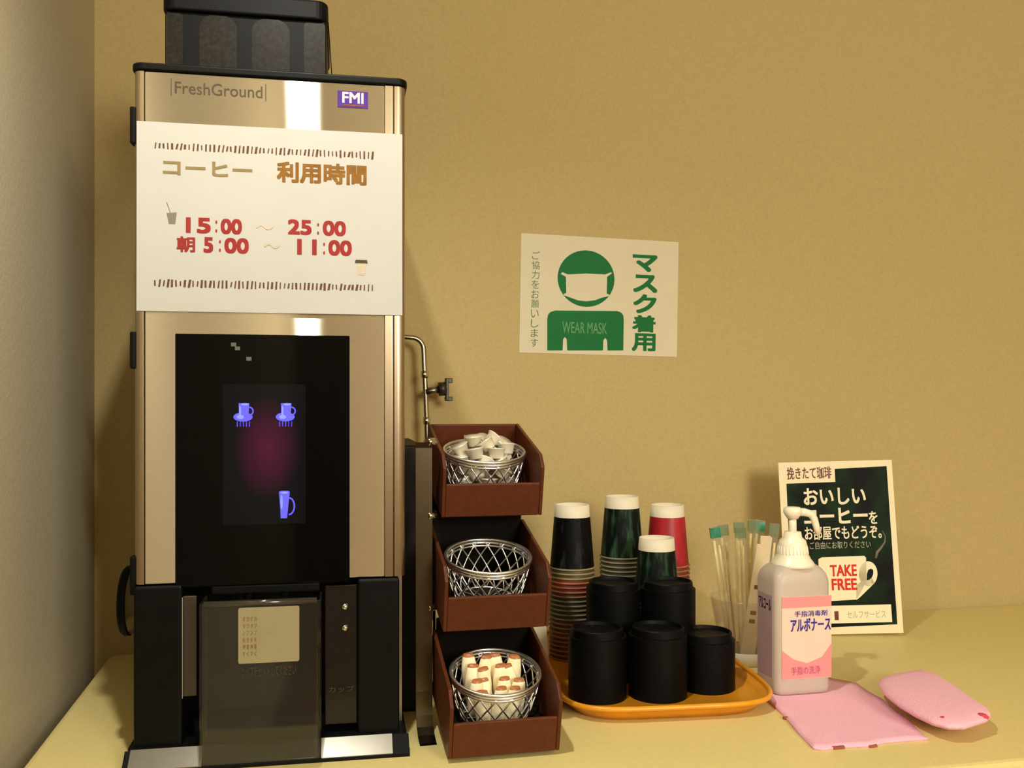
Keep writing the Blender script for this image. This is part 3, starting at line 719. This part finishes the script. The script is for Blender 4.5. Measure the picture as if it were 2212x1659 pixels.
ORD = ['topmost', 'second', 'third', 'fourth', 'fifth', 'sixth', 'seventh', 'eighth', 'ninth', 'tenth', 'eleventh', 'twelfth', 'thirteenth', 'fourteenth', 'fifteenth', 'sixteenth', 'seventeenth', 'eighteenth', 'nineteenth', 'twentieth', 'twenty-first', 'twenty-second', 'twenty-third', 'twenty-fourth']
CH, CR, CB, CP = 0.098, 0.0345, 0.0265, 0.0069
CUP = {}
def make_cup(kind):
    bm = NB()
    def rad(z): return CR+(CB-CR)*z/CH
    lathe(bm, [(rad(0.0), 0.0), (rad(CH*0.81), CH*0.81), (rad(CH*0.8105), CH*0.8105), (CB, CH), (CB-0.0012, CH), (CB-0.002, CH-0.006), (0.0, CH-0.006)], 36, mis=[0, 0, 1, 1, 1, 1])
    lathe(bm, [(rad(0)-0.0004, 0.0), (CB-0.0010, CH-0.008)], 36, mis=[1])
    o = obj('paper_cup', bm, ['cup'+kind, 'cupwhite'])
    bm = NB(); tube(bm, [(CR*math.cos(2*PI*i/36)*1.012, CR*math.sin(2*PI*i/36)*1.012, 0.0014) for i in range(36)], 0.0015, 6, True)
    obj('rim', bm, {'black': 'rimolive', 'olive': 'rimolive', 'red': 'rimred', 'rose': 'rimred', 'green': 'rimgreen', 'sage': 'rimgreen', 'brown': 'rimbrown'}[kind], o)
    tag(o, '', 'cup'); CUP[kind] = [o, False]
for kd in ('black', 'green', 'red', 'brown', 'rose', 'olive', 'sage'): make_cup(kd)
def cup(kind, loc, label, group):
    p = CUP[kind]
    if not p[1]: p[1] = True; o = p[0]; o.location = loc; o['label'] = label; o['group'] = group
    else: o = dup(p[0], loc, label, group)
    return o
KN = {'black': 'black-printed', 'red': 'red-printed', 'green': 'green-printed', 'brown': 'brown-printed', 'rose': 'dull-red-printed', 'olive': 'olive-printed', 'sage': 'grey-green-printed'}
def cup_stack(x, y, kinds, where):
    n = len(kinds)
    for i, kd in enumerate(kinds):
        z = TZ+CP*(n-1-i)
        lab = ('topmost upturned %s paper cup with white base on the %s cup stack' % (KN[kd], where)) if i == 0 else ('%s upturned %s paper cup from the top, nested in the %s cup stack' % (ORD[i], KN[kd], where))
        cup(kd, (x, y, z), lab, 'paper cups stacked on the tray')
B_, G_, D_, N_ = 'black', 'green', 'red', 'brown'
cup_stack(0.403, 1.386, [B_, 'olive', 'olive', 'rose', 'rose', 'rose', N_, 'sage', 'sage', 'sage', 'sage', 'sage', N_, N_, N_, 'rose', N_, N_, N_, N_, N_], 'leftmost')
cup_stack(0.4985, 1.426, [G_]+['sage']*21, 'tall green')
cup_stack(0.5705, 1.4105, [D_]+['rose']*19, 'rear red-topped')
cup_stack(0.5235, 1.3375, [G_]+['sage']*13, 'short green-topped front')
# lids
LR = 0.039; LP = 0.0075
bm = NB()
LPF = [(LR-0.00012, 0.0), (LR, 0.00012), (LR, 0.0073), (LR-0.0002, 0.0075), (LR-0.0034, 0.0077), (LR-0.0042, 0.0165), (LR-0.0052, 0.018), (LR-0.0072, 0.018), (LR-0.009, 0.0135), (0.0, 0.0125)]
for q0, q1 in zip(LPF[:-1], LPF[1:]): lathe(bm, [q0, q1], 40)
lid0 = obj('cup_lid', bm, 'lid'); tag(lid0, '', 'lid')
bm = NB(); lathe(bm, [(0.0, 0.0), (0.004, 0.0), (0.004, 0.0012), (0.0, 0.0014)], 12, 0.0, 0.024); obj('sip_tab', bm, 'lid', lid0, (0, 0, 0.0128))
first = True
for x, y, n, where in ((0.3810, 1.1895, 11, 'front left'), (0.4626, 1.1770, 11, 'front middle'), (0.5415, 1.1962, 9, 'front right'), (0.4315, 1.2716, 17, 'rear left'), (0.5085, 1.2545, 17, 'rear right')):
    for i in range(n):
        loc = (x, y, TZ+LP*(n-1-i)); lab = ('topmost black plastic lid on the %s lid stack' % where) if i == 0 else ('%s black plastic lid from the top of the %s lid stack' % (ORD[i], where))
        if first: lid0.location = loc; lid0['label'] = lab; lid0['group'] = 'black cup lids on the tray'; first = False
        else: dup(lid0, loc, lab, 'black cup lids on the tray')

# ------------------------------------------------------------------ stirrers in a clear holder
HX, HY = 0.663, 1.322
hd = thing('stirrer_holder', 'frosted clear cup holding wrapped stirrers behind the sanitizer bottle', 'holder', (HX, HY, C0))
bm = NB(); lathe(bm, [(0.0, 0.0), (0.035, 0.0), (0.036, 0.002), (0.053, 0.098), (0.0535, 0.1), (0.052, 0.1), (0.0345, 0.004), (0.0, 0.004)], 40); obj('holder_wall', bm, 'holder', hd)
bm = NB(); lathe(bm, [(0.0355, 0.0), (0.037, 0.001), (0.0402, 0.020), (0.039, 0.0205)], 40); obj('white_base_band', bm, 'cupwhite', hd)
def upright(d):
    z = d.normalized(); x = Vector((1, -0.2, 0)); x = (x-z*x.dot(z)).normalized(); y = z.cross(x)
    return Matrix((x, y, z)).transposed().to_quaternion()
def stirrer(bx, by, tx, ty, L, band, label, tw=0.0):
    d = Vector((tx-bx, ty-by, math.sqrt(max(L*L-(tx-bx)**2-(ty-by)**2, 1e-6))))
    q = upright(d)
    o = thing('wrapped_stirrer', label, 'stirrer', (bx, by, C0+0.006), q.to_euler(), 'wrapped stirrers in the clear holder')
    bm = NB(); w = 0.0078
    nseg = 10; A = []
    for j in range(nseg+1):
        z = L*j/nseg; wv = 0.0012*math.sin(j*1.7)
        A.append([bm.verts.new((-w, wv-0.0011, z)), bm.verts.new((0, wv-0.0022, z)), bm.verts.new((w, wv-0.0011, z)), bm.verts.new((w, wv+0.0011, z)), bm.verts.new((0, wv+0.0022, z)), bm.verts.new((-w, wv+0.0011, z))])
    for j in range(nseg):
        for i in range(6): bm.faces.new((A[j][i], A[j][(i+1) % 6], A[j+1][(i+1) % 6], A[j+1][i]))
    obj('film_sleeve', bm, 'film', o)
    bm = NB(); box(bm, -0.0054, -0.0016, -0.0008, 0.0008, 0.002, L-0.022, bev=0.0005); box(bm, 0.0012, 0.0048, -0.0008, 0.0008, 0.002, L-0.03, bev=0.0005)
    obj('stick', bm, 'stick', o)
    if band:
        bm = NB(); box(bm, -w-0.0002, w+0.0002, -0.0027, 0.0027, L-0.018, L-0.002); obj('printed_end', bm, 'greenband' if band == 2 else 'filmgreen', o)
for a in ((-0.026, -0.012, -0.056, -0.01, 0.208, 2, 'leftmost wrapped stirrer in the clear holder, with a bright green end'),
          (-0.015, 0.006, -0.030, 0.016, 0.206, 1, 'second wrapped stirrer from the left in the clear holder'),
          (-0.007, -0.012, -0.015, -0.014, 0.205, 1, 'third wrapped stirrer from the left in the clear holder'),
          (0.002, 0.012, 0.000, 0.022, 0.208, 1, 'fourth wrapped stirrer from the left in the clear holder'),
          (0.009, 0.002, 0.018, 0.008, 0.212, 1, 'fifth wrapped stirrer from the left in the clear holder'),
          (0.014, 0.016, 0.040, 0.028, 0.210, 2, 'sixth wrapped stirrer from the left in the clear holder'),
          (0.021, -0.008, 0.049, -0.002, 0.208, 1, 'rightmost wrapped stirrer in the clear holder, beside the pump')):
    stirrer(HX+a[0], HY+a[1], HX+a[2], HY+a[3], a[4], a[5], a[6])
def paper_sachet(bx, by, tx, ty, L, w, label):
    d = Vector((tx-bx, ty-by, math.sqrt(L*L-(tx-bx)**2-(ty-by)**2))); q = upright(d)
    o = thing('paper_sachet', label, 'sachet', (bx, by, C0+0.006), q.to_euler(), 'paper sachets in the clear holder')
    bm = NB(); box(bm, -w, w, -0.001, 0.001, 0, L, bev=0.0006); obj('sleeve', bm, 'sachet', o)
    bm = NB()
    for z in (0.33, 0.40, 0.62): box(bm, -w*0.5, w*0.3, -0.0013, -0.0009, L*z, L*z+0.006)
    obj('brown_print', bm, 'inkbrown', o)
paper_sachet(HX-0.010, HY-0.024, HX+0.016, HY-0.030, 0.180, 0.011, 'tall white paper sachet leaning right in front of the stirrers')
paper_sachet(HX+0.016, HY-0.020, HX+0.024, HY-0.020, 0.190, 0.008, 'narrow white paper sachet standing nearest the pump bottle in the holder')

# ------------------------------------------------------------------ pink cloths
def cloth(name, pts, z, thick, amp, label):
    o = None
    # resample outline
    P = []
    n = len(pts)
    for i in range(n):
        a, b = Vector(pts[i]), Vector(pts[(i+1) % n])
        for k in range(6): P.append(a.lerp(b, k/6))
    c = sum(P, Vector((0, 0)))/len(P)
    bm = NB(); rings = []
    K = 8
    for j in range(K+1):
        f = j/K
        rings.append([bm.verts.new((c.x+(p.x-c.x)*f, c.y+(p.y-c.y)*f, z+thick+amp*(0.5+0.5*math.sin(p.x*90+p.y*60))*(f**3))) for p in P] if j else [bm.verts.new((c.x, c.y, z+thick))])
    N = len(P)
    for i in range(N): bm.faces.new((rings[0][0], rings[1][i], rings[1][(i+1) % N]))
    for j in range(1, K):
        for i in range(N): bm.faces.new((rings[j][i], rings[j+1][i], rings[j+1][(i+1) % N], rings[j][(i+1) % N]))
    lo = [bm.verts.new((c.x+(p.x-c.x)*0.995, c.y+(p.y-c.y)*0.995, z)) for p in P]
    for i in range(N): bm.faces.new((rings[K][i], lo[i], lo[(i+1) % N], rings[K][(i+1) % N]))
    bm.faces.new(lo)
    return bm, c
pts = [(0.6205, 1.236), (0.641, 1.246), (0.706, 1.246), (0.7602, 1.1748), (0.752, 1.10), (0.7215, 0.974), (0.7181, 0.9633), (0.664, 0.966), (0.64, 0.958), (0.60, 0.963), (0.578, 0.960), (0.5699, 0.966), (0.580, 1.02), (0.5944, 1.0822), (0.6067, 1.16)]
bm, c = cloth('c', pts, C0, 0.0022, 0.0015, '')
ck = obj('pink_cloth', bm, 'pink', None, smooth=True); tag(ck, 'flat pink cloth spread on the counter beneath the sanitizer bottle', 'cloth')
bm = NB()
for x, y, w in ((0.6415, 0.9592, 0.005), (0.600, 0.9632, 0.007), (0.5905, 1.068, 0.003)):
    box(bm, x-w, x+w, y-0.0022, y+0.0012, C0+0.0004, C0+0.0032)
obj('edge_stitching', bm, 'stitch', ck)
# thick folded cloth
fo = [(0.7512, 1.1104), (0.7669, 1.1283), (0.7917, 1.1404), (0.8234, 1.1492), (0.8483, 1.1529), (0.8542, 1.131), (0.8435, 1.0796), (0.8297, 1.0273), (0.8205, 0.9874), (0.8104, 0.9706), (0.7931, 0.956), (0.7728, 0.949), (0.7508, 0.9411), (0.7323, 0.9452), (0.7231, 0.9617), (0.7216, 0.9937), (0.7249, 1.0301), (0.7338, 1.0697)]
P = []
for i in range(len(fo)):
    a, b = Vector(fo[i]), Vector(fo[(i+1) % len(fo)])
    for k in range(4): P.append(a.lerp(b, k/4))
c = sum(P, Vector((0, 0)))/len(P); N = len(P)
bm = NB(); rings = []
for f, z in ((0.60, 0.0), (0.66, 0.004), (0.76, 0.011), (0.96, 0.0165), (1.0, 0.020), (0.99, 0.0225), (0.95, 0.0245), (0.8, 0.0265), (0.5, 0.0275), (0.2, 0.028)):
    sh = max(0.0, 0.0165-z)
    rings.append([bm.verts.new((c.x+(p.x-c.x)*f+sh*1.5, c.y+(p.y-c.y)*f+sh*1.2, C0+z)) for p in P])
for k in range(len(rings)-1):
    for i in range(N): bm.faces.new((rings[k][i], rings[k][(i+1) % N], rings[k+1][(i+1) % N], rings[k+1][i]))
bm.faces.new(list(reversed(rings[0]))); bm.faces.new(rings[-1])
fk = obj('folded_cloth', bm, 'pink', None, smooth=True); tag(fk, 'thick folded pink cloth lying alone at the right end of the counter', 'cloth')
for x, y in ((0.7402, 0.966), (0.7924, 0.9644)):
    bm = NB(); lathe(bm, [(0.0, -0.004), (0.006, -0.003), (0.008, 0.001), (0.005, 0.0035), (0.0, 0.0045)], 14); obj('corner_stitching', bm, 'pinkred', fk, (x, y, C0+0.0222))

# ------------------------------------------------------------------ sanitizer bottle
bt = thing('sanitizer_bottle', 'white pump bottle with pink label standing on the flat pink cloth', 'bottle', (0.661, 1.175, C0+0.0026))
bw, bd_ = 0.0415, 0.031
bm = NB(); rings = []
for s, z, r in ((0.9, 0.0, 0.010), (0.985, 0.003, 0.011), (1.0, 0.008, 0.011), (1.0, 0.150, 0.011), (0.985, 0.157, 0.012), (0.94, 0.163, 0.013), (0.86, 0.168, 0.014), (0.76, 0.172, 0.015), (0.62, 0.175, 0.012), (0.5, 0.178, 0.009)):
    w, d = bw*s, bd_*(s if s > 0.6 else s*1.15)
    rings.append([bm.verts.new((p[0], p[1], z)) for p in rrect(-w, w, -d, d, min(r, d*0.95))])
n = len(rings[0])
for k in range(len(rings)-1):
    for i in range(n):
        f = bm.faces.new((rings[k][i], rings[k][(i+1) % n], rings[k+1][(i+1) % n], rings[k+1][i])); f.smooth = True
bm.faces.new(list(reversed(rings[0]))); bm.faces.new(rings[-1])
obj('bottle_body', bm, 'bottle', bt)
bm = NB(); box(bm, -0.0335, 0.0405, -bd_-0.0005, -bd_+0.001, 0.022, 0.134, mi=0)
box(bm, -0.0335, 0.0405, -bd_-0.0007, -bd_-0.0004, 0.119, 0.1338, mi=1)
prism(bm, [(-0.0335, 0.0225), (0.0405, 0.0225), (0.0405, 0.068), (0.026, 0.050), (0.004, 0.043), (-0.016, 0.049), (-0.0335, 0.062)], -bd_-0.0007, -bd_-0.0004, mi=1)
lb = obj('front_label', bm, ['labelcream', 'labelpink'], bt)
yl = -bd_-0.0008
text('brand_lettering', 'アルボナース', (-0.021, 0.0392, 0.0865, 0.1045), yl, 'blueink', lb, 0.03)
text('small_brand_lettering', '手指消毒剤', (-0.015, 0.034, 0.1065, 0.1145), yl, 'blueink', lb, 0.01)
text('lower_lettering', '手指の洗浄', (-0.020, 0.024, 0.028, 0.039), yl, 'mauveink', lb, 0.01)
bm = NB(); box(bm, -bw-0.0005, -bw+0.001, -0.021, 0.021, 0.022, 0.134); sl = obj('side_label', bm, 'labelmauve', bt)
bm = NB(); put_text(bm, 'アルコール', -0.017, 0.017, 0.112, 0.128, 0, 0.02)
for v in bm.verts: v.co = Vector((-bw-0.0009, -v.co.x, v.co.z))
obj('side_lettering', bm, 'blueink', sl)
bm = NB(); lathe(bm, [(0.0, 0.171), (0.031, 0.171), (0.0285, 0.176), (0.0245, 0.181), (0.0215, 0.187), (0.0195, 0.200), (0.018, 0.206), (0.0128, 0.2105), (0.0115, 0.218), (0.0, 0.218)], 28)
for k in range(28):
    a = 2*PI*k/28; tube(bm, [(0.0213*math.cos(a), 0.0213*math.sin(a), 0.188), (0.0194*math.cos(a), 0.0194*math.sin(a), 0.199)], 0.0007, 5)
obj('pump_collar', bm, 'pump', bt)
bm = NB(); lathe(bm, [(0.0, 0.216), (0.0055, 0.216), (0.0052, 0.238), (0.0, 0.238)], 18); obj('pump_stem', bm, 'pump', bt)
bm = NB(); lathe(bm, [(0.0, 0.236), (0.0075, 0.236), (0.0125, 0.244), (0.0125, 0.2495), (0.010, 0.252), (0.0, 0.2525)], 22)
tube(bm, [(0.0, 0.0, 0.2455), (0.018, 0.0, 0.2445), (0.028, 0.0, 0.2415), (0.033, 0.0, 0.235), (0.0365, 0.0, 0.224), (0.0395, 0.0, 0.2135)], [0.0058, 0.0056, 0.0054, 0.0052, 0.0046, 0.0042], 12)
obj('pump_nozzle', bm, 'pump', bt)

# ------------------------------------------------------------------ lights
def area(name, loc, power, size, col, target=None, spread=180):
    l = bpy.data.lights.new(name, 'AREA'); l.shape = 'DISK'; l.size = size; l.energy = power; l.color = col; l.spread = R(spread)
    o = bpy.data.objects.new(name, l); COL.objects.link(o); o.location = loc
    if target:
        d = Vector(target)-Vector(loc); o.rotation_euler = d.to_track_quat('-Z', 'Y').to_euler()
    return o
WARM = (1.0, 0.965, 0.835)
def spot(name, loc, power, size, blend, rad, col):
    l = bpy.data.lights.new(name, 'SPOT'); l.energy = power; l.spot_size = R(size); l.spot_blend = blend; l.shadow_soft_size = rad; l.color = col
    o = bpy.data.objects.new(name, l); COL.objects.link(o); o.location = loc; return o
def point(name, loc, power, rad, col):
    l = bpy.data.lights.new(name, 'POINT'); l.energy = power; l.shadow_soft_size = rad; l.color = col
    o = bpy.data.objects.new(name, l); COL.objects.link(o); o.location = loc; return o
spot('downlight', (-0.045, 0.64, 2.05), 34, 150, 0.8, 0.018, WARM)
point('room_lamp', (1.1, -1.9, 1.9), 206, 0.42, WARM)
w = bpy.data.worlds.new('room_air'); S.world = w; w.use_nodes = True
w.node_tree.nodes['Background'].inputs['Color'].default_value = (1.0, 0.9, 0.7, 1); w.node_tree.nodes['Background'].inputs['Strength'].default_value = 0.0

# ------------------------------------------------------------------ camera
cam = bpy.data.cameras.new('camera'); co = bpy.data.objects.new('camera', cam); COL.objects.link(co)
cam.sensor_fit = 'HORIZONTAL'; cam.sensor_width = 36.0; cam.lens = 2000.0/2212*36.0
cam.shift_y = 40.5/2212; cam.clip_start = 0.01
co.location = (0, 0, C0+0.40); co.rotation_euler = (R(90), 0, -TH)
S.camera = co
S.view_settings.view_transform = 'Standard'; S.view_settings.look = 'None'; S.view_settings.gamma = 1.0
S.view_settings.use_curve_mapping = False; S.view_settings.exposure = 0.0
S.cycles.transparent_max_bounces = 40
